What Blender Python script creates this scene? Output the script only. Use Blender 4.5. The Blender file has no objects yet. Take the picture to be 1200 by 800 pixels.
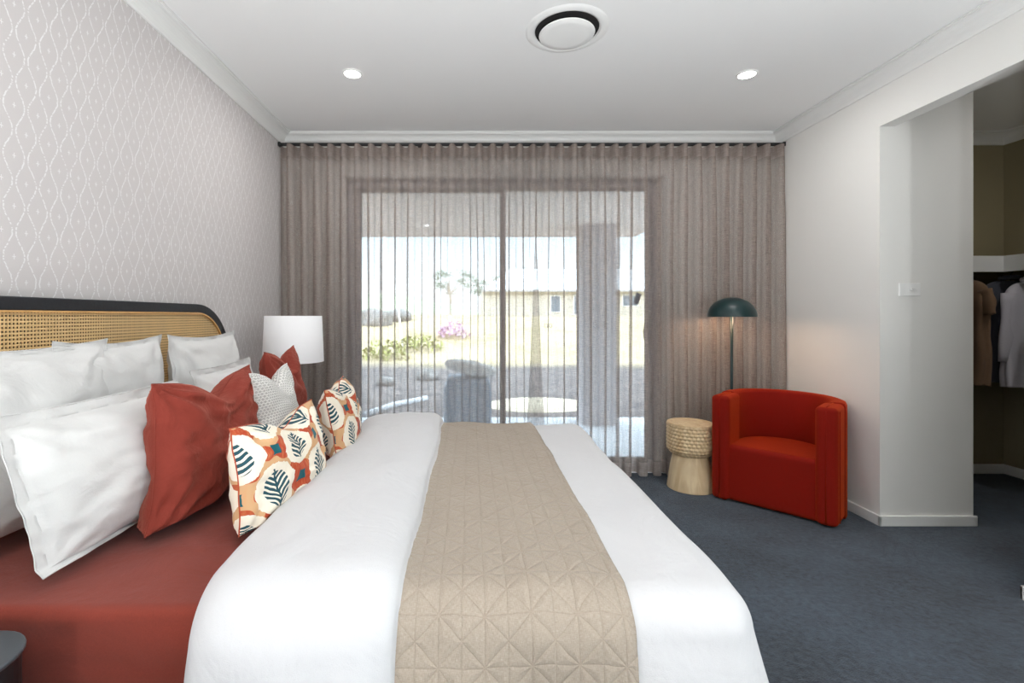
import bpy, bmesh, math, random
from mathutils import Vector, Matrix, noise
random.seed(7)
PI = math.pi
C = bpy.context.scene.collection
def lin(c):
    c = c / 255.0
    return c / 12.92 if c <= 0.04045 else ((c + 0.055) / 1.055) ** 2.4
def rgb(r, g, b): return (lin(r), lin(g), lin(b), 1.0)

# ------------------------------------------------------------------ shader node expressions
class Mat:
    def __init__(self, name):
        self.m = bpy.data.materials.new(name); self.m.use_nodes = True
        self.nt = self.m.node_tree; self.nt.nodes.clear()
        self.out = self.nt.nodes.new('ShaderNodeOutputMaterial')
        self._obj = None
    def n(self, t): return self.nt.nodes.new(t)
    def link(self, a, b): self.nt.links.new(a, b)
    def coord(self, kind='Object'):
        t = self.n('ShaderNodeTexCoord'); s = self.n('ShaderNodeSeparateXYZ'); self.link(t.outputs[kind], s.inputs[0])
        return E(self, s.outputs[0]), E(self, s.outputs[1]), E(self, s.outputs[2])
    def vec(self, x, y, z):
        c = self.n('ShaderNodeCombineXYZ')
        for i, v in enumerate((x, y, z)):
            if isinstance(v, E): self.link(v.s, c.inputs[i])
            else: c.inputs[i].default_value = v
        return c.outputs[0]
    def noise(self, vec=None, scale=5, detail=2, rough=0.5, kind='Object', dist=0):
        t = self.n('ShaderNodeTexNoise'); t.inputs['Scale'].default_value = scale
        t.inputs['Detail'].default_value = detail; t.inputs['Roughness'].default_value = rough
        t.inputs['Distortion'].default_value = dist
        if vec is None: vec = self.n('ShaderNodeTexCoord').outputs[kind]
        self.link(vec, t.inputs['Vector'])
        return E(self, t.outputs['Fac'])
    def vor(self, vec, scale=5, feature='F1'):
        t = self.n('ShaderNodeTexVoronoi'); t.feature = feature; t.inputs['Scale'].default_value = scale
        self.link(vec, t.inputs['Vector'])
        return E(self, t.outputs['Distance'])
    def mix(self, fac, a, b):
        t = self.n('ShaderNodeMix'); t.data_type = 'RGBA'
        if isinstance(fac, E): self.link(fac.s, t.inputs[0])
        else: t.inputs[0].default_value = fac
        for v, i in ((a, 6), (b, 7)):
            if isinstance(v, tuple): t.inputs[i].default_value = v
            else: self.link(v, t.inputs[i])
        return t.outputs[2]
    def bump(self, h, strength=0.3, dist=0.01):
        b = self.n('ShaderNodeBump'); b.inputs['Strength'].default_value = strength; b.inputs['Distance'].default_value = dist
        self.link(h.s, b.inputs['Height']); return b.outputs[0]
    def principled(self, color, rough=0.6, normal=None, metal=0, sheen=0, spec=0.5, sheen_rough=0.5, sheen_tint=None, emit=None, estr=0):
        p = self.n('ShaderNodeBsdfPrincipled')
        if isinstance(color, tuple): p.inputs['Base Color'].default_value = color
        else: self.link(color, p.inputs['Base Color'])
        if isinstance(rough, E): self.link(rough.s, p.inputs['Roughness'])
        else: p.inputs['Roughness'].default_value = rough
        p.inputs['Metallic'].default_value = metal
        p.inputs['Specular IOR Level'].default_value = spec
        p.inputs['Sheen Weight'].default_value = sheen; p.inputs['Sheen Roughness'].default_value = sheen_rough
        if sheen_tint: p.inputs['Sheen Tint'].default_value = sheen_tint
        if emit: p.inputs['Emission Color'].default_value = emit; p.inputs['Emission Strength'].default_value = estr
        if normal is not None: self.link(normal, p.inputs['Normal'])
        return p.outputs[0]
    def done(self, sh): self.link(sh, self.out.inputs[0]); return self.m
class E:
    def __init__(self, M, s): self.M = M; self.s = s
    def _op(self, op, *a):
        n = self.M.n('ShaderNodeMath'); n.operation = op
        for i, v in enumerate((self,) + a):
            if isinstance(v, E): self.M.link(v.s, n.inputs[i])
            else: n.inputs[i].default_value = v
        return E(self.M, n.outputs[0])
    def __add__(s, o): return s._op('ADD', o)
    __radd__ = __add__
    def __sub__(s, o): return s._op('SUBTRACT', o)
    def __rsub__(s, o): return (s * -1) + o
    def __mul__(s, o): return s._op('MULTIPLY', o)
    __rmul__ = __mul__
    def __truediv__(s, o): return s._op('DIVIDE', o)
    def lt(s, o): return s._op('LESS_THAN', o)
    def gt(s, o): return s._op('GREATER_THAN', o)
    def sin(s): return s._op('SINE')
    def abs(s): return s._op('ABSOLUTE')
    def fract(s): return s._op('FRACT')
    def floor(s): return s._op('FLOOR')
    def min(s, o): return s._op('MINIMUM', o)
    def max(s, o): return s._op('MAXIMUM', o)
    def pow(s, o): return s._op('POWER', o)
    def mod(s, o): return s._op('FLOORED_MODULO', o)
    def clamp(s): return s.max(0.0).min(1.0)
    def ss(s, a, b):                       # linear step clamped
        return ((s - a) / (b - a)).clamp()
    def cell(s): return (s + 0.5).fract() - 0.5   # distance to the nearest integer, signed

def simple(name, col, rough=0.6, nscale=0, nstr=0.15, metal=0, spec=0.5, var=0.0):
    M = Mat(name); nm = None; c = col
    if nscale:
        h = M.noise(scale=nscale, detail=3); nm = M.bump(h, nstr, 0.004)
        if var:
            c = M.mix(h.ss(0.3, 0.7), tuple(x * (1 - var) for x in col[:3]) + (1,), tuple(min(1, x * (1 + var)) for x in col[:3]) + (1,))
    return M.done(M.principled(c, rough, nm, metal, spec=spec))

MT = {}
MT['paint'] = simple('wall paint', rgb(232, 231, 227), 0.75, 60, 0.03)
MT['robe_paint'] = simple('robe paint', rgb(150, 140, 112), 0.75, 60, 0.03)
MT['ceil'] = simple('ceiling paint', rgb(238, 238, 237), 0.85, 60, 0.02)
MT['gloss'] = simple('white gloss paint', rgb(232, 232, 230), 0.35, 30, 0.02)
MT['black'] = simple('black metal', rgb(24, 24, 26), 0.45, 40, 0.03)
MT['blackwood'] = simple('black stained oak', rgb(26, 27, 32), 0.5, 90, 0.2, var=0.25)
MT['greytop'] = simple('charcoal lacquer', rgb(62, 66, 70), 0.35, 50, 0.05)
MT['green'] = simple('deep green enamel', rgb(5, 40, 42), 0.38, 40, 0.03)
MT['plastic'] = simple('white plastic', rgb(236, 236, 234), 0.35, 30, 0.01)
MT['alu'] = simple('grey window aluminium', rgb(188, 186, 190), 0.45, 60, 0.02)
MT['steel'] = simple('brushed steel', rgb(160, 160, 162), 0.3, 60, 0.03, metal=1)
MT['darkwell'] = simple('dark void paint', rgb(30, 28, 28), 0.9, 40, 0.02)
MT['base'] = simple('dark bed base fabric', rgb(60, 56, 54), 0.9, 200, 0.2)

# wallpaper with wavy dashed lines and little stars
M = Mat('wallpaper'); x, y, z = M.coord()
cw, P = 0.043, 0.165
k = (y / cw + 0.5).floor(); sg = 1 - 2 * k.mod(2.0)
loc = y - k * cw
wob = M.noise(M.vec(0.0, k * 5.3, z * 75), 1, 3) * 0.010 - 0.005
ln = (loc - sg * 0.015 * (z * (2 * PI / P)).sin() + wob).abs()
dash = M.noise(M.vec(0.0, k * 3.7, z * 190), 1, 1)
line = ln.lt(0.0025) * dash.gt(0.44)
uc = y / cw; kk = uc.floor(); s2 = 1 - 2 * kk.mod(2.0)
du = (uc.fract() - 0.5) * cw; dv = ((z / P + 0.25 * s2).cell()) * P
star = (du.abs().lt(0.0014) * dv.abs().lt(0.009) + du.abs().lt(0.006) * dv.abs().lt(0.0014)).min(1.0)
dv2 = ((z / P + 0.25 * s2 + 0.5).cell()) * P
msk = (line + star).min(1.0)
weave = M.noise(M.vec(x * 10, y * 700, z * 700), 1, 2)
base = M.mix(weave, rgb(196, 191, 190), rgb(208, 203, 202))
col = M.mix(msk * 0.75, base, rgb(238, 237, 237))
MT['wallpaper'] = M.done(M.principled(col, 0.7, M.bump(weave * 0.3 + msk, 0.25, 0.002)))

# carpet
M = Mat('slate carpet'); x, y, z = M.coord()
big = M.noise(scale=2.2, detail=5, rough=0.65); fine = M.noise(scale=260, detail=2); mid = M.noise(scale=45, detail=3)
c1 = M.mix((big * 0.35 + fine * 0.35 + mid * 0.3).ss(0.36, 0.64), rgb(14, 22, 32), rgb(82, 96, 112))
MT['carpet'] = M.done(M.principled(c1, 0.95, M.bump(fine + mid * 0.5, 0.9, 0.012), spec=0.1, sheen=0.2))

# fabrics
def fabric(name, col, weave=900, wr=9, wstr=0.25, rough=0.85, sheen=0.15, var=0.08, dist=0.006, tint=None):
    M = Mat(name)
    x, y, z = M.coord()
    a = M.noise(M.vec(x * weave, y * weave * 0.3, z * weave * 0.3), 1, 1); b = M.noise(M.vec(x * weave * 0.3, y * weave, z * weave), 1, 1)
    w = M.noise(scale=wr, detail=4, rough=0.6, dist=0.6)
    c = M.mix((a * 0.5 + b * 0.5).ss(0.3, 0.7), tuple(v * (1 - var) for v in col[:3]) + (1,), tuple(min(1, v * (1 + var)) for v in col[:3]) + (1,))
    nm = M.bump(w + (a + b) * 0.03, wstr, dist)
    return M.done(M.principled(c, rough, nm, spec=0.2, sheen=sheen, sheen_tint=tint))
MT['white_cotton'] = fabric('white cotton', rgb(213, 212, 210), wr=7, wstr=0.5, dist=0.015, var=0.02)
MT['duvet_cotton'] = fabric('duvet cotton', rgb(206, 205, 206), wr=3.5, wstr=0.5, dist=0.03, var=0.015)
MT['rust_velvet'] = fabric('rust velvet', rgb(126, 50, 39), wr=8, wstr=0.8, dist=0.02, sheen=0.4, var=0.06, tint=rgb(230, 150, 130))
MT['rust_sheet'] = fabric('rust sheet', rgb(122, 50, 37), wr=5, wstr=0.35, dist=0.015, var=0.12)
MT['chair_velvet'] = fabric('orange red velvet', rgb(126, 13, 1), wr=7, wstr=0.3, dist=0.01, sheen=0.5, var=0.12, tint=rgb(255, 96, 20))
MT['shade'] = fabric('white lampshade linen', rgb(244, 244, 246), wr=3, wstr=0.02, var=0.02)

# textured white cushion
M = Mat('white hobnail weave'); x, y, z = M.coord('UV')
row = (y / 0.011).floor(); xx = x / 0.013 + row * 0.5
d = ((xx.cell() * 0.013).pow(2.0) + ((y / 0.011).cell() * 0.011).pow(2.0)).pow(0.5)
dots = d.ss(0.0055, 0.003)
c = M.mix(dots, rgb(186, 184, 180), rgb(240, 238, 234))
MT['hobnail'] = M.done(M.principled(c, 0.85, M.bump(dots, 0.6, 0.003), spec=0.2, sheen=0.1))

# leaf cushion
M = Mat('leaf print cotton'); x, y, z = M.coord('UV')
wb = M.noise(M.vec(x * 1.0, y * 1.0, 0.0), 14, 2) * 0.10 - 0.05
U = x / 0.235 + wb + 0.12; V = y / 0.225 + wb * 0.7 + 0.68
u1 = U.cell(); v1 = V.cell(); u2 = (U + 0.5).cell(); v2 = (V + 0.5).cell()
e1 = (u1 * u1 + v1 * v1).pow(0.5); e2 = (u2 * u2 + v2 * v2).pow(0.5)
near1 = e1.lt(e2)
m = e1.min(e2)
p = u1 * near1 + u2 * (1 - near1); q = v1 * near1 + v2 * (1 - near1)
brush = M.noise(M.vec(x * 40, y * 9, 0.0), 3, 2)
ed = (brush - 0.5) * 0.05
band = (m + ed).gt(0.328); teal = (m + ed * 0.3).gt(0.432)
tan = M.noise(M.vec(x * 1.0, y * 1.0, 3.0), 11, 1).gt(0.50)
cream = M.mix(brush, rgb(232, 220, 200), rgb(242, 234, 218))
bandc = M.mix(tan, rgb(172, 66, 36), rgb(202, 160, 118))
bandc = M.mix(brush.ss(0.45, 0.8) * 0.5, bandc, rgb(214, 150, 100))
pb = p + (q * 5).sin() * 0.02
ap = pb.abs()
inside = ((p * p) * 27 + ((q + 0.01) * (q + 0.01)) * 20).lt(1.0)
st = ((q - ap * 1.05 + ap * ap * 2.0) * 84).sin().gt(-0.25)
leaf = ((inside * st * ap.gt(0.0)) + ap.lt(0.013) * q.abs().lt(0.25)).min(1.0) * q.gt(-0.25)
c = M.mix(leaf, cream, rgb(34, 74, 84))
c = M.mix(band, c, bandc); c = M.mix(teal, c, rgb(12, 86, 96))
MT['leafprint'] = M.done(M.principled(c, 0.8, M.bump(brush, 0.1, 0.002), spec=0.25, sheen=0.1))

# quilted linen
M = Mat('quilted linen'); x, y, z = M.coord('UV')
g = 0.098
cx = (x / g).cell().abs(); cy = (y / g).cell().abs()
hx = (x / (g * 0.5)).cell().abs() * 0.5
sx = (x / g).cell(); sy = (y / g).cell()
diag = (cx - cy).abs() * 0.707
st = cx.min(cy).min(diag).min(((x / g + 0.5).cell().abs()))
pl = M.noise(M.vec(x * 90, y * 22, 0.0), 1, 3)
groove = st.ss(0.0, 0.10)
wv = M.noise(M.vec(x * 900, y * 120, 0.0), 1, 2) * 0.5 + M.noise(M.vec(x * 120, y * 900, 0.0), 1, 2) * 0.5
c = M.mix(wv.ss(0.32, 0.68), rgb(144, 131, 117), rgb(176, 164, 150))
c = M.mix(st.lt(0.014) * 0.22, c, rgb(150, 134, 118))
MT['quilt'] = M.done(M.principled(c, 0.9, M.bump(groove.pow(0.5) + pl * 0.55 + wv * 0.05, 0.5, 0.006), spec=0.15, sheen=0.1))

# cane webbing
M = Mat('cane webbing'); x, y, z = M.coord()
g = 0.0125
a = (y / g).cell().abs(); b = (z / g).cell().abs()
octo = a.max(b).max((a + b) * 0.74)
hole = octo.lt(0.355)
strand = ((y / (g * 0.5)).fract() - 0.5).abs() + ((z / (g * 0.5)).fract() - 0.5).abs()
tone = M.noise(M.vec(0.0, y * 5, z * 1.5), 1, 2)
c = M.mix(strand * 0.8, rgb(208, 170, 116), rgb(240, 212, 162))
c = M.mix(tone.ss(0.4, 0.6) * 0.4, c, rgb(238, 200, 140))
sh = M.principled(c, 0.5, M.bump(strand, 0.5, 0.002), spec=0.4)
tr = M.n('ShaderNodeBsdfTransparent'); mx = M.n('ShaderNodeMixShader')
M.link(hole.s, mx.inputs[0]); M.link(sh, mx.inputs[1]); M.link(tr.outputs[0], mx.inputs[2])
MT['cane'] = M.done(mx.outputs[0])
MT['rattan'] = simple('rattan beading', rgb(206, 160, 100), 0.45, 50, 0.1, var=0.1)
MT['backer'] = simple('dark headboard backing', rgb(44, 32, 22), 0.8, 50, 0.1)

# light wood
M = Mat('pale carved wood'); x, y, z = M.coord()
r = (x * x + y * y).pow(0.5)
gr = M.noise(M.vec(x * 14, y * 14, z * 2.0), 1, 4, dist=1.5)
ring = ((r * 220 + gr * 9)).sin() * 0.5 + 0.5
c = M.mix(gr.ss(0.35, 0.7), rgb(230, 208, 170), rgb(206, 176, 134)); c = M.mix(ring * 0.14, c, rgb(160, 124, 84))
MT['wood'] = M.done(M.principled(c, 0.55, M.bump(gr, 0.15, 0.003)))

# sheer curtain
M = Mat('sheer taupe curtain'); x, y, z = M.coord()
slub = M.noise(M.vec(x * 30, y * 30, z * 520), 1, 2) * 0.5 + M.noise(M.vec(x * 600, y * 600, z * 14), 1, 2) * 0.5
hem = ((z - 0.125).lt(0.0) + (z - 2.475).gt(0.0)).min(1.0)
op = 0.56 + (slub - 0.5) * 0.55 + hem * 0.30
col = M.mix(slub.ss(0.35, 0.65), rgb(160, 147, 140), rgb(190, 176, 169))
d = M.n('ShaderNodeBsdfDiffuse'); t = M.n('ShaderNodeBsdfTranslucent'); tr = M.n('ShaderNodeBsdfTransparent')
M.link(col, d.inputs[0]); M.link(col, t.inputs[0])
m1 = M.n('ShaderNodeMixShader'); m1.inputs[0].default_value = 0.55; M.link(d.outputs[0], m1.inputs[1]); M.link(t.outputs[0], m1.inputs[2])
m2 = M.n('ShaderNodeMixShader'); M.link(op.clamp().s, m2.inputs[0]); M.link(tr.outputs[0], m2.inputs[1]); M.link(m1.outputs[0], m2.inputs[2])
MT['sheer'] = M.done(m2.outputs[0])
# window glass
M = Mat('window glass'); f = M.n('ShaderNodeFresnel'); f.inputs[0].default_value = 1.35
nn = M.noise(scale=1.2, detail=1); 
gl = M.n('ShaderNodeBsdfGlossy'); gl.inputs['Roughness'].default_value = 0.02; tr = M.n('ShaderNodeBsdfTransparent'); tr.inputs[0].default_value = (0.94, 0.97, 0.98, 1)
M.link(M.bump(nn, 0.02, 0.002), gl.inputs['Normal'])
mx = M.n('ShaderNodeMixShader'); M.link(f.outputs[0], mx.inputs[0]); M.link(tr.outputs[0], mx.inputs[1]); M.link(gl.outputs[0], mx.inputs[2])
MT['glass'] = M.done(mx.outputs[0])
# lamps
def emis(name, col, s, dim=0.0):
    M = Mat(name); e = M.n('ShaderNodeEmission'); e.inputs[0].default_value = col; e.inputs[1].default_value = s
    return M.done(e.outputs[0])
MT['led'] = emis('downlight diffuser', (1, 0.97, 0.92, 1), 30)
MT['bulb'] = emis('warm bulb', (1, 0.62, 0.36, 1), 8)
# outdoors
MT['soffit'] = simple('patio soffit paint', rgb(238, 226, 218), 0.8, 20, 0.02)
MT['fascia'] = simple('eave gutter metal', rgb(170, 168, 170), 0.5, 20, 0.02)
MT['pillar'] = simple('rendered pillar', rgb(192, 186, 188), 0.9, 60, 0.2)
MT['concrete'] = simple('patio concrete', rgb(214, 217, 222), 0.85, 12, 0.1, var=0.06)
M = Mat('dry yard ground'); x, y, z = M.coord()
n1 = M.noise(scale=0.35, detail=6, rough=0.65); n2 = M.noise(scale=3.0, detail=4, rough=0.7)
c = M.mix(n1.ss(0.38, 0.62), rgb(192, 174, 146), rgb(176, 162, 124)); c = M.mix(n2.ss(0.45, 0.7) * 0.6, c, rgb(206, 186, 158))
near = (y - 13.6).ss(1.0, -1.0)  # near yard darkened in the colour, standing in for its shade
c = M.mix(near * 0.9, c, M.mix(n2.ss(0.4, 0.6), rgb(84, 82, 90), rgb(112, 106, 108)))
MT['ground'] = M.done(M.principled(c, 0.95, M.bump(n2, 0.5, 0.05), spec=0.1))
MT['sunpatch'] = simple('painted sun patch', rgb(222, 208, 184), 0.95, 30, 0.2, var=0.08)  # pale colour standing in for sunlight on the ground
MT['fibro'] = simple('cream wall cladding', rgb(196, 190, 180), 0.85, 20, 0.05)
MT['roof'] = simple('pale roof metal', rgb(228, 230, 234), 0.6, 20, 0.05)
MT['unseen_roof_tile'] = simple('unseen shade roof tiles', rgb(90, 88, 90), 0.9, 20, 0.1)
MT['gum'] = simple('gum leaves', rgb(120, 132, 112), 0.9, 30, 0.1, var=0.2)
MT['bark'] = simple('pale bark', rgb(170, 160, 150), 0.9, 30, 0.2, var=0.1)
MT['hill'] = simple('distant hill scrub', rgb(186, 194, 170), 0.95, 3, 0.2, var=0.15)  # colour raised to stand in for distance haze
MT['shrub'] = simple('olive shrub leaves', rgb(150, 150, 84), 0.9, 20, 0.2, var=0.2)
MT['pinkflower'] = simple('pink blossom', rgb(206, 172, 198), 0.9, 20, 0.2, var=0.15)
MT['rock'] = simple('dark grey rock', rgb(140, 136, 134), 0.95, 9, 0.5, var=0.2)
MT['outdoor'] = simple('pale grey outdoor weave', rgb(160, 172, 186), 0.85, 90, 0.3, var=0.1)
MT['tag'] = simple('pale blue plastic', rgb(130, 160, 190), 0.5, 30, 0.02)
MT['winpane'] = simple('house window glass', rgb(110, 120, 132), 0.2, 10, 0.01)
MT['tee'] = fabric('tan knit', rgb(126, 100, 78), wr=10, wstr=0.4, var=0.08)
MT['dark_shirt'] = fabric('dark grey cotton', rgb(78, 80, 88), wr=12, wstr=0.5, var=0.1)
MT['grey_shirt'] = fabric('light grey cotton', rgb(196, 192, 198), wr=12, wstr=0.5, var=0.05)

# ------------------------------------------------------------------ object helpers
def tag(o, label=None, cat=None, group=None, kind=None):
    if label: o['label'] = label
    if cat: o['category'] = cat
    if group: o['group'] = group
    if kind: o['kind'] = kind
    return o
def empty(name, loc=(0, 0, 0), rz=0, label=None, cat=None, group=None, kind=None):
    o = bpy.data.objects.new(name, None); C.objects.link(o); o.empty_display_size = 0.1
    o.location = loc; o.rotation_euler = (0, 0, rz)
    return tag(o, label, cat, group, kind)
def link(name, bm, mat, parent=None, loc=(0, 0, 0), smooth=False, uv=None, bevel=0, seg=2, subsurf=0):
    me = bpy.data.meshes.new(name)
    bmesh.ops.recalc_face_normals(bm, faces=bm.faces)
    bm.to_mesh(me); bm.free()
    o = bpy.data.objects.new(name, me); C.objects.link(o); o.location = loc
    me.materials.append(MT[mat] if isinstance(mat, str) else mat)
    if parent: o.parent = parent
    if smooth:
        for p in me.polygons: p.use_smooth = True
    if bevel:
        b = o.modifiers.new('bevel', 'BEVEL'); b.width = bevel; b.segments = seg; b.limit_method = 'ANGLE'; b.angle_limit = 0.6
    if subsurf:
        b = o.modifiers.new('sub', 'SUBSURF'); b.levels = subsurf; b.render_levels = subsurf
    return o
def NB(): return bmesh.new()
def box(bm, a, b):
    x0, y0, z0 = a; x1, y1, z1 = b
    v = [bm.verts.new(p) for p in ((x0, y0, z0), (x1, y0, z0), (x1, y1, z0), (x0, y1, z0), (x0, y0, z1), (x1, y0, z1), (x1, y1, z1), (x0, y1, z1))]
    for f in ((0, 3, 2, 1), (4, 5, 6, 7), (0, 1, 5, 4), (1, 2, 6, 5), (2, 3, 7, 6), (3, 0, 4, 7)): bm.faces.new([v[i] for i in f])
    return bm
def boxes(*ab):
    bm = NB()
    for a, b in ab: box(bm, a, b)
    return bm
def struct(name, bm, mat, parent=None, **k):
    o = link(name, bm, mat, parent, **k)
    if not parent: o['kind'] = 'structure'
    return o
def lathe(bm, prof, cx=0, cy=0, n=48, ang0=0, closed=False):
    rings = []
    for r, z in prof:
        if r < 1e-5: rings.append([bm.verts.new((cx, cy, z))])
        else: rings.append([bm.verts.new((cx + r * math.cos(2 * PI * i / n), cy + r * math.sin(2 * PI * i / n), z)) for i in range(n)])
    for A, B in zip(rings, rings[1:]):
        for i in range(n):
            j = (i + 1) % n
            if len(A) == 1 and len(B) == 1: continue
            if len(A) == 1: bm.faces.new((A[0], B[i], B[j]))
            elif len(B) == 1: bm.faces.new((A[i], A[j], B[0]))
            else: bm.faces.new((A[i], A[j], B[j], B[i]))
    return bm
def tube(bm, pts, r, n=10, closed=False):
    pts = [Vector(p) for p in pts]; rings = []
    rr = r if isinstance(r, (list, tuple)) else [r] * len(pts)
    up = Vector((0, 0, 1)); N = len(pts)
    for i, p in enumerate(pts):
        a = pts[i - 1] if (i or closed) else p; b = pts[(i + 1) % N] if (i < N - 1 or closed) else p
        t = (b - a).normalized()
        s = t.cross(up)
        if s.length < 1e-3: s = t.cross(Vector((0, 1, 0)))
        s.normalize(); w = s.cross(t)
        rings.append([bm.verts.new(p + rr[i] * (math.cos(2 * PI * k / n) * s + math.sin(2 * PI * k / n) * w)) for k in range(n)])
    M_ = N if closed else N - 1
    for i in range(M_):
        A, B = rings[i], rings[(i + 1) % N]
        for k in range(n): bm.faces.new((A[k], A[(k + 1) % n], B[(k + 1) % n], B[k]))
    if not closed: bm.faces.new(rings[0]); bm.faces.new(rings[-1])
    return bm
def prism(bm, pts, axis, a, b):       # polygon pts (2D) extruded along axis from a to b
    def P(u, v, w):
        return {'x': (w, u, v), 'y': (u, w, v), 'z': (u, v, w)}[axis]
    A = [bm.verts.new(P(u, v, a)) for u, v in pts]; B = [bm.verts.new(P(u, v, b)) for u, v in pts]
    n = len(pts)
    for i in range(n): bm.faces.new((A[i], A[(i + 1) % n], B[(i + 1) % n], B[i]))
    bm.faces.new(A); bm.faces.new(B)
    return bm
def grid(bm, P, nu, nv, uvf=None, wrap=False):
    vs = [[bm.verts.new(P(i / (nu - 1), j / (nv - 1))) for j in range(nv)] for i in range(nu)]
    L = bm.loops.layers.uv.verify() if uvf else None
    for i in range(nu - 1):
        for j in range(nv - 1):
            f = bm.faces.new((vs[i][j], vs[i + 1][j], vs[i + 1][j + 1], vs[i][j + 1]))
            if uvf:
                for l, (a, b) in zip(f.loops, ((i, j), (i + 1, j), (i + 1, j + 1), (i, j + 1))):
                    l[L].uv = uvf(a / (nu - 1), b / (nv - 1))
    return vs
def nz(x, y, z, s=1.0, seed=0): return noise.noise(Vector((x * s + seed * 13.7, y * s - seed * 7.1, z * s + seed * 3.3)))

# ------------------------------------------------------------------ room
XL, XR, YB, H = -1.49, 2.443, 3.83, 2.69
YR = -2.3                       # rear wall behind the camera
XW = 4.24                       # robe right wall
YP = 2.865                      # partition face
WX0, WX1, WH = -1.0, 1.53, 2.36  # opening for the sliding door
struct('floor', boxes(((XL, YR, -0.1), (XR + 0.1, YB, 0)), ((XR + 0.1, 0.9, -0.1), (XW, YB, 0))), 'carpet')
struct('ceiling', boxes(((XL - 0.1, YR - 0.1, H), (XR + 0.1, YB + 0.12, H + 0.1)), ((XR + 0.1, 0.9, H), (XW + 0.1, YB + 0.12, H + 0.1))), 'ceil')
struct('wall_left', boxes(((XL - 0.1, YR - 0.1, -0.1), (XL, YB + 0.12, H))), 'wallpaper')
struct('wall_back', boxes(((XL, YB, -0.1), (WX0, YB + 0.12, H)), ((WX1, YB, -0.1), (XW + 0.1, YB + 0.12, H)), ((WX0, YB, WH), (WX1, YB + 0.12, H))), 'paint')
struct('wall_right', boxes(((XR, YR, 0), (XR + 0.09, -2.0, H)), ((XR, 0.4, 0), (XR + 0.09, 2.11, H)), ((XR, -2.0, 0), (XR + 0.09, 0.4, 0.95)), ((XR, -2.0, 2.40), (XR + 0.09, 0.4, H)), ((XR, 2.11, 2.38), (XR + 0.09, YP, H)), ((XR, YP, 0), (3.0, 2.955, H)), ((XR, 2.955, 0), (XR + 0.09, YB, H))), 'paint')
struct('wall_rear', boxes(((XL, YR - 0.1, -0.1), (XR + 0.09, YR, H))), 'paint')
struct('wall_robe_side', boxes(((XW, 0.9, -0.1), (XW + 0.1, YB, H))), 'robe_paint')
struct('wall_robe_near', boxes(((XR + 0.09, 0.9, 0), (XW, 1.0, H))), 'robe_paint')
struct('wall_robe_partition', boxes(((2.91, 2.955, 0), (3.0, YB, H))), 'robe_paint')
struct('wall_robe_rear', boxes(((3.0, YB - 0.012, 0), (XW, YB, H))), 'robe_paint')
# cornices: cove profile
def cornice(name, p0, p1, inward, zc=H, s=0.085):
    # p0,p1 points on wall line; inward = unit vector into the room
    prof = [(0, 0), (0.0, -s), (0.010, -s), (0.012, -s + 0.008)]
    for i in range(7):
        a = PI / 2 * i / 6
        prof.append((0.014 + (s - 0.028) * (1 - math.cos(a)), -s + 0.012 + (s - 0.026) * math.sin(a)))
    prof += [(s - 0.012, -0.008), (s, -0.008), (s, 0)]
    bm = NB(); A = []; B = []
    for d, h in prof:
        A.append(bm.verts.new((p0[0] + inward[0] * d + (p0[2] * d), p0[1] + inward[1] * d + p0[3] * d, zc + h)))
        B.append(bm.verts.new((p1[0] + inward[0] * d + (p1[2] * d), p1[1] + inward[1] * d + p1[3] * d, zc + h)))
    n = len(prof)
    for i in range(n): bm.faces.new((A[i], A[(i + 1) % n], B[(i + 1) % n], B[i]))
    bm.faces.new(A); bm.faces.new(B)
    return struct(name, bm, 'gloss')
cornice('trim_1', (XL, YR, 0, 1), (XL, YB, 0, -1), (1, 0))
cornice('trim_2', (XL, YB, 1, 0), (XR, YB, -1, 0), (0, -1))
cornice('trim_3', (XR, YR, 0, 1), (XR, YB, 0, -1), (-1, 0))
cornice('trim_4', (3.0, YB - 0.012, 1, 0), (XW, YB - 0.012, -1, 0), (0, -1))
cornice('trim_5', (XW, 1.0, 0, 1), (XW, YB - 0.012, 0, -1), (-1, 0))
# skirting
def skirt(name, *bx): return struct(name, boxes(*bx), 'gloss', bevel=0.004)
skirt('baseboard_right', ((XR - 0.014, YP - 0.014, 0), (XR, YB, 0.062)), ((XR - 0.014, YP - 0.014, 0), (3.014, YP, 0.062)))
skirt('baseboard_jamb', ((XR - 0.014, YR, 0), (XR, 2.11 + 0.014, 0.062)), ((XR - 0.014, 2.11, 0), (XR + 0.1, 2.124, 0.062)))
skirt('baseboard_left', ((XL, 2.95, 0), (XL + 0.014, YB, 0.062)))
skirt('baseboard_back', ((XL, YB - 0.014, 0), (WX0 - 0.09, YB, 0.062)), ((WX1 + 0.09, YB - 0.014, 0), (XR, YB, 0.062)))
skirt('baseboard_robe', ((3.0, YB - 0.026, 0), (XW, YB - 0.012, 0.075)), ((XW - 0.014, 1.0, 0), (XW, YB, 0.075)))
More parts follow.
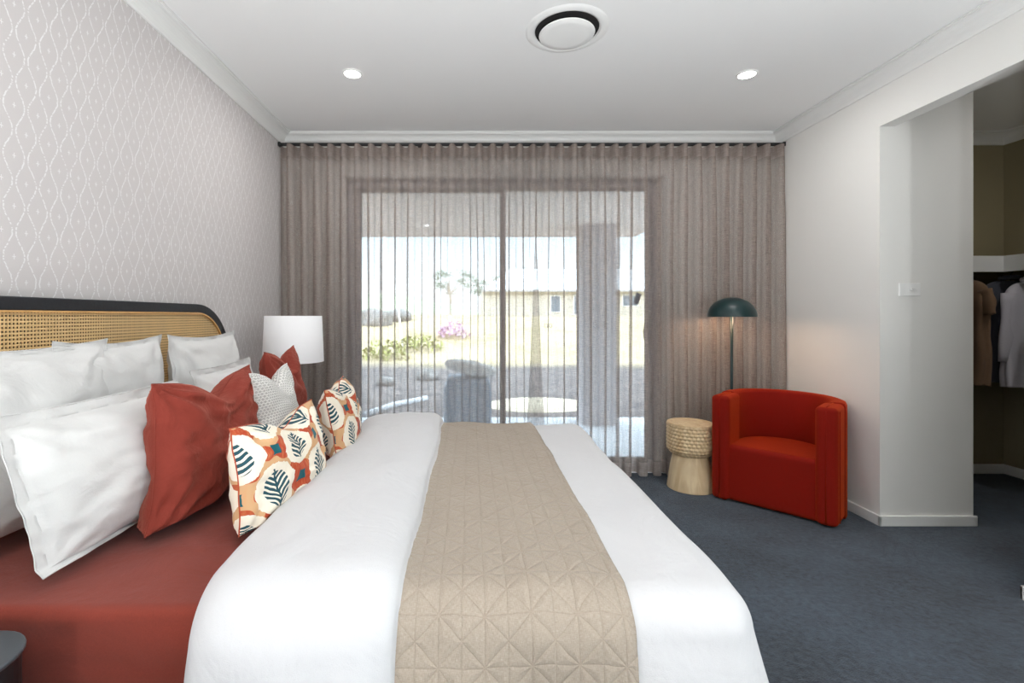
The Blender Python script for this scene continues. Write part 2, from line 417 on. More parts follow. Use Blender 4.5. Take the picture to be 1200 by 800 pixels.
# sliding door to the patio (frame, panels, glass)
wd = empty('window_1', (0, 0, 0)); wd['kind'] = 'structure'
GY = 3.955
bm = boxes(((WX0, GY - 0.06, WH - 0.075), (WX1, GY + 0.06, WH)), ((WX0, GY - 0.06, -0.02), (WX1, GY + 0.06, 0.02)), ((WX0, GY - 0.06, 0.02), (WX0 + 0.06, GY + 0.06, WH - 0.075)), ((WX1 - 0.06, GY - 0.06, 0.02), (WX1, GY + 0.06, WH - 0.075)))
link('window_frame', bm, 'alu', wd, bevel=0.004)
bm = boxes(((WX0 - 0.09, YB - 0.016, 0), (WX0, YB, WH + 0.03)), ((WX1, YB - 0.016, 0), (WX1 + 0.09, YB, WH + 0.03)), ((WX0, YB - 0.016, WH), (WX1, YB, WH + 0.03)))
link('architrave', bm, 'gloss', wd, bevel=0.003)
bm = boxes(((WX0, YB - 0.002, -0.0), (WX0 + 0.012, GY - 0.06, WH)), ((WX1 - 0.012, YB - 0.002, 0), (WX1, GY - 0.06, WH)), ((WX0, YB - 0.002, WH - 0.012), (WX1, GY - 0.06, WH)))
link('window_reveal', bm, 'gloss', wd)
def sash(x0, x1, y, zt):
    bm = boxes(((x0, y - 0.018, 0.02), (x0 + 0.045, y + 0.018, zt)), ((x1 - 0.045, y - 0.018, 0.02), (x1, y + 0.018, zt)), ((x0 + 0.045, y - 0.018, zt - 0.02), (x1 - 0.045, y + 0.018, zt)), ((x0 + 0.045, y - 0.018, 0.02), (x1 - 0.045, y + 0.018, 0.10)))
    s = link('window_sash', bm, 'alu', wd, bevel=0.003)
    link('window_pane', boxes(((x0 + 0.045, y - 0.003, 0.10), (x1 - 0.045, y + 0.003, zt - 0.02))), 'glass', s)
    return s
sash(WX0 + 0.055, 0.29, GY + 0.025, WH - 0.072)
sr = sash(0.245, WX1 - 0.055, GY - 0.025, WH - 0.072)
bm = NB(); hx, hy = WX1 - 0.105, GY - 0.05
tube(bm, [(hx + 0.03, hy, 1.22), (hx + 0.005, hy - 0.03, 1.215), (hx - 0.022, hy - 0.045, 1.17), (hx - 0.03, hy - 0.048, 1.13), (hx - 0.022, hy - 0.045, 1.07), (hx + 0.005, hy - 0.03, 1.015), (hx + 0.03, hy, 1.01)], 0.009, 8)
box(bm, (hx + 0.012, hy - 0.006, 0.99), (hx + 0.05, hy + 0.008, 1.24))
link('door_handle', bm, 'steel', wd, smooth=True)
w2 = empty('added_window', (XR, -0.8, 0)); w2['kind'] = 'structure'  # unseen side window, added to let in more daylight
link('window_frame', boxes(((0.01, -1.2, 0.95), (0.08, -1.15, 2.4)), ((0.01, 1.15, 0.95), (0.08, 1.2, 2.4)), ((0.01, -0.03, 1.0), (0.08, 0.03, 2.35)), ((0.01, -1.15, 0.95), (0.08, 1.15, 1.0)), ((0.01, -1.15, 2.35), (0.08, 1.15, 2.40))), 'alu', w2, bevel=0.003)  # frame of the added window
link('window_pane', boxes(((0.04, -1.15, 1.0), (0.046, 1.15, 2.35))), 'glass', w2)  # pane of the added window
for (loc, rot, sx, sy) in (((XR + 0.088, -0.8, 1.675), (0, PI / 2, 0), 1.4, 2.35), ((0.26, GY + 0.08, 1.15), (-PI / 2, 0, 0), 2.45, 2.3)):
    l = bpy.data.lights.new('window_portal', 'AREA'); l.shape = 'RECTANGLE'; l.size = sx; l.size_y = sy; l.cycles.is_portal = True
    lo = bpy.data.objects.new('window_portal', l); C.objects.link(lo); lo.location = loc; lo.rotation_euler = rot
# safety dots on the glass
for gx in (1.0, 0.62):
    bm = NB()
    for i in range(4 if gx > 0.9 else 2):
        tube(bm, [(gx + i * 0.034 + 0.014 * math.cos(a * PI / 8), GY - 0.031, 1.17 + 0.014 * math.sin(a * PI / 8)) for a in range(16)], 0.0025, 4, closed=True)
    link('glass_decal', bm, 'plastic', wd)

# ------------------------------------------------------------------ ceiling fittings
def downlight(x, y, z=H, label='', watts=34, parent=None, lit=True, group=None):
    t = empty('downlight', (x, y, z), 0, label, 'downlight', group)
    bm = NB(); lathe(bm, [(0.046, -0.002), (0.048, -0.007), (0.058, -0.006), (0.060, -0.0005)], n=32)
    link('trim_ring', bm, 'plastic', t, smooth=True)
    bm = NB(); lathe(bm, [(0.0, -0.004), (0.046, -0.004), (0.046, -0.001), (0.0, -0.001)], n=32)
    link('diffuser', bm, 'led' if lit else 'plastic', t)
    if lit:
        l = bpy.data.lights.new('downlight_lamp', 'AREA'); l.shape = 'DISK'; l.size = 0.09; l.energy = watts; l.color = (1, 0.985, 0.975)
        lo = bpy.data.objects.new('downlight_lamp', l); C.objects.link(lo); lo.location = (0, 0, -0.012); lo.parent = t
    return t
DW = 2.5; UW = 80
downlight(-0.70, 2.855, label='lit round recessed downlight in the ceiling on the bedhead side', watts=7)
downlight(1.65, 2.865, label='lit round recessed downlight in the ceiling on the armchair side', watts=7)
for (x, y, d) in ((-0.70, 0.35, 'above the bedside nearest the camera'), (1.65, 0.35, 'above the bed foot, nearer than the armchair side one'), (-0.70, -1.6, 'at the rear of the room on the papered wall side'), (1.65, -1.6, 'at the rear of the room on the robe side'), (0.47, -0.6, 'in the middle of the ceiling behind the camera')):
    downlight(x, y, label='added lit round recessed downlight ' + d, watts=DW)  # unseen downlights, added to even out the room's brightness
for (x, y, lb) in ((1.75, -0.8, 'added low black floor uplighter on the added window side of the room behind the camera'), (0.45, -1.0, 'added low black floor uplighter in the middle of the carpet behind the camera'), (-0.8, -0.8, 'added low black floor uplighter by the papered wall behind the camera')):
    t = empty('added_uplighter', (x, y, 0), 0, lb, 'uplighter', 'added floor uplighters')  # unseen uplighters, added only to brighten the ceiling
    bm = NB(); lathe(bm, [(0, 0), (0.09, 0), (0.09, 0.16), (0.083, 0.16), (0.083, 0.075), (0, 0.075)], n=32); link('housing', bm, 'black', t)
    bm = NB(); lathe(bm, [(0, 0.080), (0.08, 0.080), (0.08, 0.084), (0, 0.084)], n=32); link('diffuser', bm, 'led', t)
    l = bpy.data.lights.new('added_uplighter_lamp', 'AREA'); l.shape = 'DISK'; l.size = 0.15; l.energy = UW; l.color = (0.94, 0.975, 1)
    lo = bpy.data.objects.new('added_uplighter_lamp', l); C.objects.link(lo); lo.location = (0, 0, 0.124); lo.rotation_euler = (PI - math.radians(20), 0, 0); lo.parent = t
downlight(3.6, 2.3, label='added lit round recessed downlight in the ceiling of the walk-in robe', watts=6)  # unseen lamp, added to lift the dim robe
vt = empty('ceiling_vent', (0.486, 2.42, H), 0, 'round white ceiling air vent with raised centre disc', 'air vent')
bm = NB(); lathe(bm, [(0.158, 0.0), (0.160, -0.006), (0.172, -0.011), (0.198, -0.006), (0.206, -0.0005)], n=64); link('outer_ring', bm, 'plastic', vt, smooth=True)
bm = NB(); lathe(bm, [(0.0, -0.0015), (0.160, -0.0015), (0.160, -0.0008), (0.0, -0.0008)], n=64); link('duct_opening', bm, 'darkwell', vt)
bm = NB(); lathe(bm, [(0.0, -0.030), (0.10, -0.031), (0.134, -0.028), (0.139, -0.024), (0.134, -0.020), (0.0, -0.020)], n=64); link('centre_disc', bm, 'plastic', vt, smooth=True)
bm = NB(); tube(bm, [(0, 0, -0.001), (0, 0, -0.021)], 0.02, 12); link('stem', bm, 'darkwell', vt)

# ------------------------------------------------------------------ curtains
CY = 3.735
tr_ = NB(); box(tr_, (XL + 0.006, CY - 0.018, 2.572), (XR - 0.006, CY + 0.014, 2.590)); 
ct = empty('curtain_track', (0, 0, 0), 0, 'slim black curtain track along the back wall under the cornice', 'curtain track')
link('rail', tr_, 'black', ct, bevel=0.002)
bm = NB(); box(bm, (XR - 0.02, CY - 0.022, 2.565), (XR - 0.003, CY + 0.018, 2.596)); link('end_cap', bm, 'black', ct)
bm = NB(); box(bm, (XL + 0.003, CY - 0.022, 2.565), (XL + 0.02, CY + 0.018, 2.596)); link('end_cap', bm, 'black', ct)
for bx_ in (-1.3, -0.4, 0.5, 1.4, 2.3):
    link('bracket', boxes(((bx_ - 0.012, CY + 0.012, 2.578), (bx_ + 0.012, YB - 0.001, 2.600))), 'black', ct)
def curtain(x0, x1, nper, label, seed, lead):
    top, bot = 2.572, 0.022
    p = (x1 - x0) / nper
    nu = nper * 22 + 1; nv = 46
    def P(u, v):
        th = 2 * PI * nper * u; h = top + (bot - top) * v
        a = u * nper
        wob = 0.30 * nz(a * 0.45, v * 0.7, seed) * min(1, v * 3)       # folds wander lower down
        th2 = th + wob * 6
        A = 0.048 * (1 + 0.35 * nz(a * 0.5, v * 0.9, seed + 4) * min(1, v * 4))
        B = (0.0135 + 0.008 * nz(a * 0.8, v * 0.8, seed + 9) * min(1, v * 4)) * min(1, 0.35 + v * 3)
        x = x0 + (x1 - x0) * u - B * math.sin(2 * th2)
        y = CY - 0.004 + A * math.sin(th2)
        x += 0.012 * nz(a * 0.3, v * 1.2, seed + 2) * min(1, v * 2)
        w = max(0.0, 1 - abs((1 - u) if lead > 0 else u) * nper / 1.9)   # leading edge sways over
        sway = w * w * max(0.0, v - 0.3) ** 1.1
        x += lead * 0.14 * sway; y += -0.02 * w * v + 0.014 * w * math.sin(v * 9 + seed)
        if x < XL + 0.012: x = XL + 0.012
        if x > XR - 0.012: x = XR - 0.012
        return (x, y, h + 0.003 * math.sin(th2 * 1.0) * v)
    bm = NB(); grid(bm, P, nu, nv)
    return tag(link('sheer_curtain', bm, 'sheer', smooth=True), label, 'curtain', 'sheer taupe curtains over the sliding door')
curtain(XL + 0.016, 0.515, 19, 'sheer taupe curtain half beside the bedhead wall, behind white lampshade', 1, 1)
curtain(0.512, XR - 0.016, 18, 'sheer taupe curtain half behind the armchair and green floor lamp', 5, -1)

# ------------------------------------------------------------------ bed
bed = empty('bed', (XL, 1.89, 0), 0, 'bed with black framed rattan cane headboard against the papered wall', 'bed')
def L(v): return (v[0] - XL, v[1] - 1.89, v[2])
def outline(y0, y1, z0, zt, R, n=16):
    pts = [(y0, z0)]
    for i in range(n + 1):
        a = PI - (PI / 2) * i / n; pts.append((y0 + R + R * math.cos(a), zt - R + R * math.sin(a)))
    for i in range(n + 1):
        a = PI / 2 - (PI / 2) * i / n; pts.append((y1 - R + R * math.cos(a), zt - R + R * math.sin(a)))
    pts.append((y1, z0)); return pts
HY0, HY1, HZ = 0.895 - 1.89, 2.885 - 1.89, 1.312
def band(out, inn, x0, x1):
    bm = NB()
    vs = [[bm.verts.new((x, a[0], a[1])) for a in pl] for pl in (out, inn) for x in (x0, x1)]
    O0, O1, I0, I1 = vs; n = len(out)
    for i in range(n - 1):
        for A, B in ((O0, O1), (O1, I1), (I1, I0), (I0, O0)): bm.faces.new((A[i], A[i + 1], B[i + 1], B[i]))
    for i in (0, n - 1): bm.faces.new((O0[i], O1[i], I1[i], I0[i]))
    return bm
fw = 0.044
link('headboard_frame', band(outline(HY0, HY1, 0.02, HZ, 0.34), outline(HY0 + fw, HY1 - fw, 0.02, HZ - fw, 0.30), 0.004, 0.05), 'blackwood', bed, bevel=0.004)
link('rattan_beading', band(outline(HY0 + fw, HY1 - fw, 0.3, HZ - fw, 0.30), outline(HY0 + fw + 0.007, HY1 - fw - 0.007, 0.3, HZ - fw - 0.007, 0.293), 0.034, 0.050), 'rattan', bed)
bm = NB(); prism(bm, outline(HY0 + fw, HY1 - fw, 0.3, HZ - fw, 0.30), 'x', 0.036, 0.040); link('cane_panel', bm, 'cane', bed)
bm = NB(); prism(bm, outline(HY0 + fw, HY1 - fw, 0.3, HZ - fw, 0.30), 'x', 0.006, 0.012); link('backing_panel', bm, 'backer', bed)
link('bed_base', boxes(((0.06, 1.10 - 1.89, 0.10), (2.0, 2.68 - 1.89, 0.33))), 'base', bed, bevel=0.01)
for ly in (1.16, 2.60):
    for lx in (0.12, 1.92):
        bm = NB(); lathe(bm, [(0.0, 0), (0.022, 0), (0.03, 0.10), (0, 0.10)], lx, ly - 1.89, 16); link('leg', bm, 'blackwood', bed)

TOP = 0.60
def drape(a, b, xf, yn, yf, R, t, flare=0.0, seed=0, fold=0.0):
    dx = max(0.0, a - xf); dy = (b - yn) if b < yn else ((b - yf) if b > yf else 0.0)
    r = math.hypot(dx, dy)
    if r < 1e-9: return Vector((a, b, TOP + t))
    ux, uy = dx / r, dy / r
    RT = R + t
    if r < RT * PI / 2:
        an = r / RT; h = RT * math.sin(an); z = TOP - R + RT * math.cos(an)
    else:
        e = r - RT * PI / 2; h = RT + flare * e + fold * min(1, e * 5) * nz(a * 4, b * 4, seed, 1.0, seed); z = TOP - R - e
    return Vector((min(a, xf) + ux * h, min(max(b, yn), yf) + uy * h, z))
# fitted sheet over the mattress: closed body
XF, YN, YF, RR = 0.55, 1.12, 2.66, 0.055
def sheetP(u, v):
    a = XL + 0.055 + (0.555 + 0.30 - XL - 0.055) * u
    b = YN - 0.34 + (YF - YN + 0.68) * (0.5 - 0.5 * math.copysign(abs(1 - 2 * v) ** 1.0, 1 - 2 * v))
    q = drape(a, b, 0.53, YN - 0.035, YF + 0.035, 0.022, 0.0)
    side = 1 if (b < YN - 0.05 or b > YF + 0.05) else 0
    q.z += 0.004 * nz(a, b, 0, 2.2) + 0.0015 * nz(a, b, 0, 9)
    if side: q.y += 0.010 * nz(a * 1.2, q.z * 9, b > YF) + 0.005 * nz(a * 3 + q.z * 3, q.z * 22, 4)
    if q.z < 0.33: q.z = 0.33
    return q
bm = NB(); vs = grid(bm, sheetP, 90, 201)
lo = [vs[i][0] for i in range(90)] + [vs[-1][j] for j in range(1, 201)] + [vs[i][-1] for i in range(88, -1, -1)] + [vs[0][j] for j in range(199, 0, -1)]
bm.faces.new(lo)
tag(link('fitted_sheet', bm, 'rust_sheet', smooth=True), 'rust fitted sheet stretched over the mattress of the bed', 'sheet')
# duvet
prof = [(-0.46, 0.006), (-0.53, 0.008), (-0.575, 0.022), (-0.592, 0.048), (-0.575, 0.076), (-0.53, 0.094), (-0.46, 0.105), (-0.38, 0.110), (-0.30, 0.112), (-0.235, 0.109), (-0.185, 0.098), (-0.158, 0.080), (-0.150, 0.060), (-0.135, 0.048), (-0.10, 0.045)]
prof += [(-0.10 + 0.03 * i, 0.045) for i in range(1, 22)]          # to 0.53
prof += [(0.53 + 0.025 * i, 0.045) for i in range(1, 18)]          # over the foot
def smoothprof(pr, k=3):
    out = []
    for i in range(len(pr) - 1):
        p0 = pr[max(0, i - 1)]; p1 = pr[i]; p2 = pr[i + 1]; p3 = pr[min(len(pr) - 1, i + 2)]
        for s in range(k):
            t = s / k
            out.append(tuple(0.5 * ((2 * p1[c]) + (-p0[c] + p2[c]) * t + (2 * p0[c] - 5 * p1[c] + 4 * p2[c] - p3[c]) * t * t + (-p0[c] + 3 * p1[c] - 3 * p2[c] + p3[c]) * t ** 3) for c in (0, 1)))
    out.append(pr[-1]); return out
pr = smoothprof(prof, 3)
DN, DF = 0.36, 0.36
def duvetP(u, v):
    a, t = pr[min(len(pr) - 1, int(round(u * (len(pr) - 1))))]
    b = YN - DN + (YF - YN + DN + DF) * v
    w = 0.020 * nz(0, b, 0, 1.7, 3) if a < -0.14 else 0
    wr = 0.012 * nz(a * 1.3, b * 1.1, 0, 2.2, 2) + 0.009 * nz(a * 3.5, b * 1.6, 0, 3.0, 8)
    edge = math.exp(-((b - YN) / 0.18) ** 2) if b < YN + .1 else 0
    s = max(0.0, min(1.0, (a + 0.62) / 0.10)) if a < -0.52 else 1
    q = drape(max(a, -9), b, XF, YN - 0.01, YF + 0.01, 0.05, t + wr * min(1, t / 0.03), 0.16, 4, 0.05)
    q.x += w
    if a < -0.2 and b < YN:                        # the fold pulls back as it hangs
        q.x += -0.10 * (b - YN) * 0.4
    q.x += 0.012 * nz(0, b * 3.1, q.z * 3, 1, 6) * (1 if a < -0.14 else 0.3)
    return q
bm = NB(); grid(bm, duvetP, len(pr), 170)
o = tag(link('duvet', bm, 'duvet_cotton', smooth=True), 'white duvet folded back in a thick roll across the bed', 'duvet')
md = o.modifiers.new('sol', 'SOLIDIFY'); md.thickness = 0.006; md.offset = -1
# quilted runner
def runP(u, v):
    a = -0.165 + 0.515 * u; b = YN - 0.30 + (YF - YN + 0.52) * v
    t = 0.053 + (0.012 * nz(a * 1.3, b * 1.1, 0, 2.2, 2) + 0.009 * nz(a * 3.5, b * 1.6, 0, 3.0, 8))
    lump = 0.002 * nz(a, b, 0, 22, 5) + 0.0015 * nz(a, b, 0, 45, 6)
    q = drape(a, b, XF, YN - 0.01, YF + 0.01, 0.05, t + lump + (0.004 if 0.02 < u < 0.98 else 0), 0.16, 4, 0.05)
    q.y -= 0.004 if b < YN - 0.1 else 0
    q.x += 0.006 * nz(0, b * 2.2, 0, 1, 9) * (1 if u > .5 else .3)
    return q
bm = NB(); grid(bm, runP, 80, 230, uvf=lambda u, v: (0.515 * u, 2.07 * v))
o = tag(link('quilted_runner', bm, 'quilt', smooth=True), 'beige quilted linen throw laid across the white duvet', 'throw blanket')
md = o.modifiers.new('sol', 'SOLIDIFY'); md.thickness = 0.008; md.offset = -1

# ------------------------------------------------------------------ pillows
def pillow(name, mat, at, w, h, t, tilt, yaw, label, cat, group=None, chop=0.0, chopw=0.35, seed=0, flange=0.0, pinch=0.06, roll=0.0, wr=0.010, ear=0.0, floor_z=TOP + 0.002, seam=True, n=56, sag=0.0, dw=0.0, lean=0.0):
    """at = world point under the middle of the bottom edge; faces +X; tilt leans the top towards -X"""
    at = Vector(at)
    R = Matrix.Rotation(yaw, 3, 'Z') @ Matrix.Rotation(-tilt, 3, 'Y') @ Matrix.Rotation(roll, 3, 'X')
    def pos(u, v, side):
        if flange:
            # body inside, flat flange outside
            fu, fv = flange / (w / 2), flange / (h / 2)
            bu, bv = min(1, abs(u) / (1 - fu)), min(1, abs(v) / (1 - fv))
        else: bu, bv = abs(u), abs(v)
        prof_ = max(0.0, (1 - bu ** 2.3)) ** 0.52 * max(0.0, (1 - bv ** 2.3)) ** 0.52
        th = t / 2 * prof_
        LE = lean * (v + 1) / 2
        cornerness = (abs(u) * abs(v)) ** 3
        X = w / 2 * u * (1 - pinch * (1 - v * v) * abs(u) ** 2)
        Z = h / 2 * v * (1 - pinch * (1 - u * u) * abs(v) ** 2)
        if flange and (bu >= 1 or bv >= 1): th = 0.0
        top = max(0.0, v) ** 1.4
        g = math.exp(-((u - 0.05) / chopw) ** 2)
        Z -= chop * g * top
        th *= 1 + 0.55 * (chop / 0.1) * g * top * 0.6 * (1 - top * 0.4)
        # crease running down from the chop
        cr = math.exp(-((u - 0.05 - 0.12 * math.sin(3 * v + seed)) / 0.10) ** 2) * max(0, min(1, (v + 0.1) * 1.6)) * (1 if chop else 0)
        th -= 0.20 * chop * cr * (1 if side > 0 else 0.4) * min(1, prof_ * 2)
        # wrinkles radiating from corners and general softness
        e = 0
        for cu, cv in ((1, 1), (-1, 1), (1, -1), (-1, -1)):
            dxx, dyy = u - cu * 1.0, v - cv * 1.0; d = math.hypot(dxx, dyy); an = math.atan2(dyy, dxx)
            e += math.sin(an * 13 + seed + cu * 2 + cv + 2.0 * nz(u, v, seed, 1.5)) * math.exp(-(d / 0.62) ** 2) * 0.8
        e += 1.3 * nz(u * 1.6, v * 1.1, seed + side, 1.6) + 0.7 * nz(u * 2.2, v * 4, seed + side, 1.7)
        th += wr * e * min(1, prof_ * 2.2)
        # belly sags to the bottom
        th += sag * t * prof_ * max(0, -v)
        th = max(th, 0.0)
        off = 0.008 * nz(u * 2, v * 2, seed + 7, 1.3) + ear * cornerness * (1 if v > 0 else 0)
        if flange: off += 0.010 * nz(u * 3.3, v * 3.3, seed + 2, 1.6) * (1 - min(1, prof_ * 3))
        return R @ Vector((side * th + off, X + LE, Z + h / 2))
    cmap = lambda s: math.copysign(1 - (1 - abs(s)) ** 1.25, s)
    bm = NB(); L_ = bm.loops.layers.uv.verify(); N = n
    F = {}; Bk = {}
    for i in range(N + 1):
        for j in range(N + 1):
            u, v = cmap(2 * i / N - 1), cmap(2 * j / N - 1)
            edge = i in (0, N) or j in (0, N)
            a = pos(u, v, 1) ; 
            if edge:
                a = (pos(u, v, 1) + pos(u, v, -1)) / 2
            F[i, j] = bm.verts.new(a)
            Bk[i, j] = F[i, j] if edge else bm.verts.new(pos(u, v, -1))
    for D, rev in ((F, False), (Bk, True)):
        for i in range(N):
            for j in range(N):
                ids = [(i, j), (i + 1, j), (i + 1, j + 1), (i, j + 1)]
                if rev: ids = ids[::-1]
                f = bm.faces.new([D[k] for k in ids])
                for l, k in zip(f.loops, ids): l[L_].uv = (cmap(2 * k[0] / N - 1) * w / 2 + (0.5 if rev else 0), cmap(2 * k[1] / N - 1) * h / 2)
    for vtx in bm.verts:
        zz = vtx.co.z + at.z
        if zz < floor_z + 0.05:
            vtx.co.z = floor_z + (zz - floor_z) * 0.3 - at.z + 0.035 if zz > floor_z - 0.12 else floor_z - at.z
            if vtx.co.z + at.z < floor_z: vtx.co.z = floor_z - at.z
    ring = [F[i, 0].co.copy() for i in range(N)] + [F[N, j].co.copy() for j in range(N)] + [F[i, N].co.copy() for i in range(N, 0, -1)] + [F[0, j].co.copy() for j in range(N, 0, -1)]
    o = link(name, bm, mat, loc=at, smooth=True)
    tag(o, label, cat, group)
    if seam:
        s = NB(); tube(s, ring, 0.0022 if not flange else 0.0018, 5, closed=True)
        link('seam', s, mat, o, smooth=True)
    return o
R_ = math.radians
PG = 'white pillows against the headboard'
pillow('pillow', 'white_cotton', (-1.285, 1.41, TOP), 0.64, 0.57, 0.19, R_(4), R_(-3), 'plump white pillow against the headboard, nearest the camera', 'pillow', PG, seed=1, flange=0.022, pinch=0.075)
pillow('pillow', 'white_cotton', (-1.30, 1.80, TOP), 0.57, 0.57, 0.17, R_(3), R_(2), 'white pillow against the headboard, the middle one of that row', 'pillow', PG, seed=4, flange=0.022, pinch=0.08)
pillow('pillow', 'white_cotton', (-1.28, 2.38, TOP), 0.66, 0.57, 0.19, R_(3), R_(3), 'white pillow against the headboard at the lampshade end, pointed upper corner', 'pillow', PG, seed=9, flange=0.022, pinch=0.09)
PG2 = 'white pillows in the second row'
pillow('pillow', 'white_cotton', (-0.985, 1.46, TOP), 0.68, 0.43, 0.18, R_(18), R_(-2), 'white pillow with stitched flange edge leaning in front, behind the near rust cushion', 'pillow', PG2, seed=12, flange=0.035, pinch=0.03, wr=0.013)
pillow('pillow', 'white_cotton', (-1.06, 2.28, TOP), 0.62, 0.44, 0.15, R_(14), R_(4), 'white pillow mostly hidden behind the far rust and textured cushions', 'pillow', PG2, seed=15, flange=0.03, pinch=0.04)
pillow('cushion', 'rust_velvet', (-0.885, 1.605, TOP), 0.56, 0.45, 0.19, R_(6), R_(-3), 'large rust velvet cushion with chopped top, in front of the stitched white pillow', 'cushion', 'rust velvet cushions', lean=0.10, chop=0.075, seed=21, pinch=0.09, wr=0.018)
pillow('cushion', 'rust_velvet', (-0.90, 2.41, TOP), 0.52, 0.49, 0.15, R_(6), R_(6), 'rust velvet cushion further away, in front of the lampshade', 'cushion', 'rust velvet cushions', chop=0.09, seed=27, pinch=0.08, wr=0.012)
pillow('cushion', 'hobnail', (-0.80, 2.08, TOP), 0.41, 0.43, 0.13, R_(9), R_(2), 'white dotted textured cushion between the two rust cushions', 'cushion', seed=31, chop=0.08, pinch=0.07, wr=0.008)
pillow('cushion', 'leafprint', (-0.605, 1.58, TOP), 0.50, 0.33, 0.18, R_(10), R_(-9), 'leaf patterned cushion in cream, rust and teal, nearest the camera', 'cushion', 'leaf patterned cushions', lean=0.04, chop=0.05, seed=36, pinch=0.08, wr=0.010)
pillow('cushion', 'leafprint', (-0.575, 2.24, TOP), 0.50, 0.345, 0.16, R_(9), R_(6), 'leaf patterned cushion in cream, rust and teal, the further one by the window', 'cushion', 'leaf patterned cushions', chop=0.06, seed=44, pinch=0.08, wr=0.010)

# ------------------------------------------------------------------ bedside tables and lamp
def nightstand(x0, x1, y0, y1, h, label):
    cx_, cy_ = (x0 + x1) / 2, (y0 + y1) / 2
    t = empty('bedside_table', (cx_, cy_, 0), 0, label, 'bedside table', 'black bedside tables')
    def rr(dx, R=0.09, n=8):
        X0, X1, Y0, Y1 = x0 - cx_, x1 - cx_ + dx, y0 - cy_ - dx, y1 - cy_ + dx
        pts = [(X0, Y0)]
        for i in range(n + 1):
            a = -PI / 2 + PI / 2 * i / n; pts.append((X1 - R + R * math.cos(a), Y0 + R + R * math.sin(a)))
        for i in range(n + 1):
            a = PI / 2 * i / n; pts.append((X1 - R + R * math.cos(a), Y1 - R + R * math.sin(a)))
        pts.append((X0, Y1)); return pts
    bm = NB(); prism(bm, rr(0), 'z', h - 0.009, h); link('table_top', bm, 'greytop', t, bevel=0.003)
    bm = NB(); prism(bm, rr(-0.006, 0.085), 'z', 0.20, h - 0.009); link('body', bm, 'black', t, bevel=0.003)
    link('drawer', boxes(((x1 - cx_ - 0.012, y0 - cy_ + 0.10, 0.24), (x1 - cx_ + 0.004, y1 - cy_ - 0.10, h - 0.06))), 'black', t, bevel=0.003)
    for sx, sy in ((x0 - cx_ + 0.06, y0 - cy_ + 0.08), (x0 - cx_ + 0.06, y1 - cy_ - 0.08), (x1 - cx_ - 0.08, y0 - cy_ + 0.08), (x1 - cx_ - 0.08, y1 - cy_ - 0.08)):
        bm = NB(); lathe(bm, [(0, 0), (0.014, 0), (0.02, 0.20), (0, 0.20)], sx, sy, 12); link('leg', bm, 'black', t)
    return t
nightstand(XL + 0.056, -0.868, 0.44, 0.995, 0.60, 'black bedside table with rounded corner nearest the camera beside the rust sheet')
nightstand(XL + 0.02, -0.90, 2.90, 3.36, 0.56, 'black bedside table under the white table lamp, on the window side of the bed')
lp = empty('table_lamp', (-1.14, 3.10, 0.56), 0, 'table lamp with white drum shade beside the curtain', 'table lamp')
bm = NB(); lathe(bm, [(0, 0), (0.075, 0), (0.078, 0.012), (0.03, 0.03), (0.055, 0.09), (0.075, 0.16), (0.06, 0.24), (0.022, 0.30), (0.014, 0.34), (0, 0.34)], n=32); link('lamp_base', bm, 'greytop', lp, smooth=True)
bm = NB(); tube(bm, [(0, 0, 0.34), (0, 0, 0.64)], 0.006, 8); link('stem', bm, 'steel', lp)
bm = NB(); lathe(bm, [(0.188, 0.395), (0.176, 0.69), (0.173, 0.69), (0.185, 0.395), (0.188, 0.395)], n=64); link('lamp_shade', bm, 'shade', lp, smooth=True)
bm = NB()
for k in range(3): tube(bm, [(0, 0, 0.64), (0.172 * math.cos(k * 2.094), 0.172 * math.sin(k * 2.094), 0.66)], 0.002, 6)
link('shade_ring', bm, 'steel', lp)

# ------------------------------------------------------------------ floor lamp
fl = empty('floor_lamp', (1.905, 3.50, 0), 0, 'dark green floor lamp with dome shade, lit, behind the armchair', 'floor lamp')
bm = NB(); lathe(bm, [(0, 0), (0.105, 0), (0.107, 0.006), (0.10, 0.012), (0, 0.013)], n=40); link('base', bm, 'green', fl, smooth=False)
bm = NB(); tube(bm, [(0, 0, 0.012), (0, 0, 1.372)], 0.0095, 14); link('pole', bm, 'green', fl, smooth=True)
r0 = 0.164; pf = []
for i in range(13): a = PI / 2 * i / 12; pf.append((r0 * math.cos(a), 1.243 + 0.142 * math.sin(a)))
pf = pf[:-1] + [(0, 1.385)]
inn = [(0, 1.381)] + [(max(0, (r0 - 0.003) * math.cos(PI / 2 * i / 12)), 1.243 + 0.138 * math.sin(PI / 2 * i / 12)) for i in range(11, -1, -1)]
bm = NB(); lathe(bm, pf + inn + [pf[0]], n=56); link('lamp_shade', bm, 'green', fl, smooth=True)
bm = NB(); lathe(bm, [(0, 1.300), (0.018, 1.304), (0.025, 1.322), (0.018, 1.340), (0, 1.344)], 0.035, 0, 16); link('bulb', bm, 'bulb', fl, smooth=True)
bm = NB(); tube(bm, [(0.035, 0, 1.338), (0.035, 0, 1.372)], 0.014, 12); link('bulb_socket', bm, 'black', fl)
for sx in (-0.07, 0.07):
    l = bpy.data.lights.new('floor_lamp_glow', 'POINT'); l.energy = 2.4; l.color = (1, 0.66, 0.42); l.shadow_soft_size = 0.03
    lo = bpy.data.objects.new('floor_lamp_glow', l); C.objects.link(lo); lo.location = (sx, -0.01, 1.27); lo.parent = fl

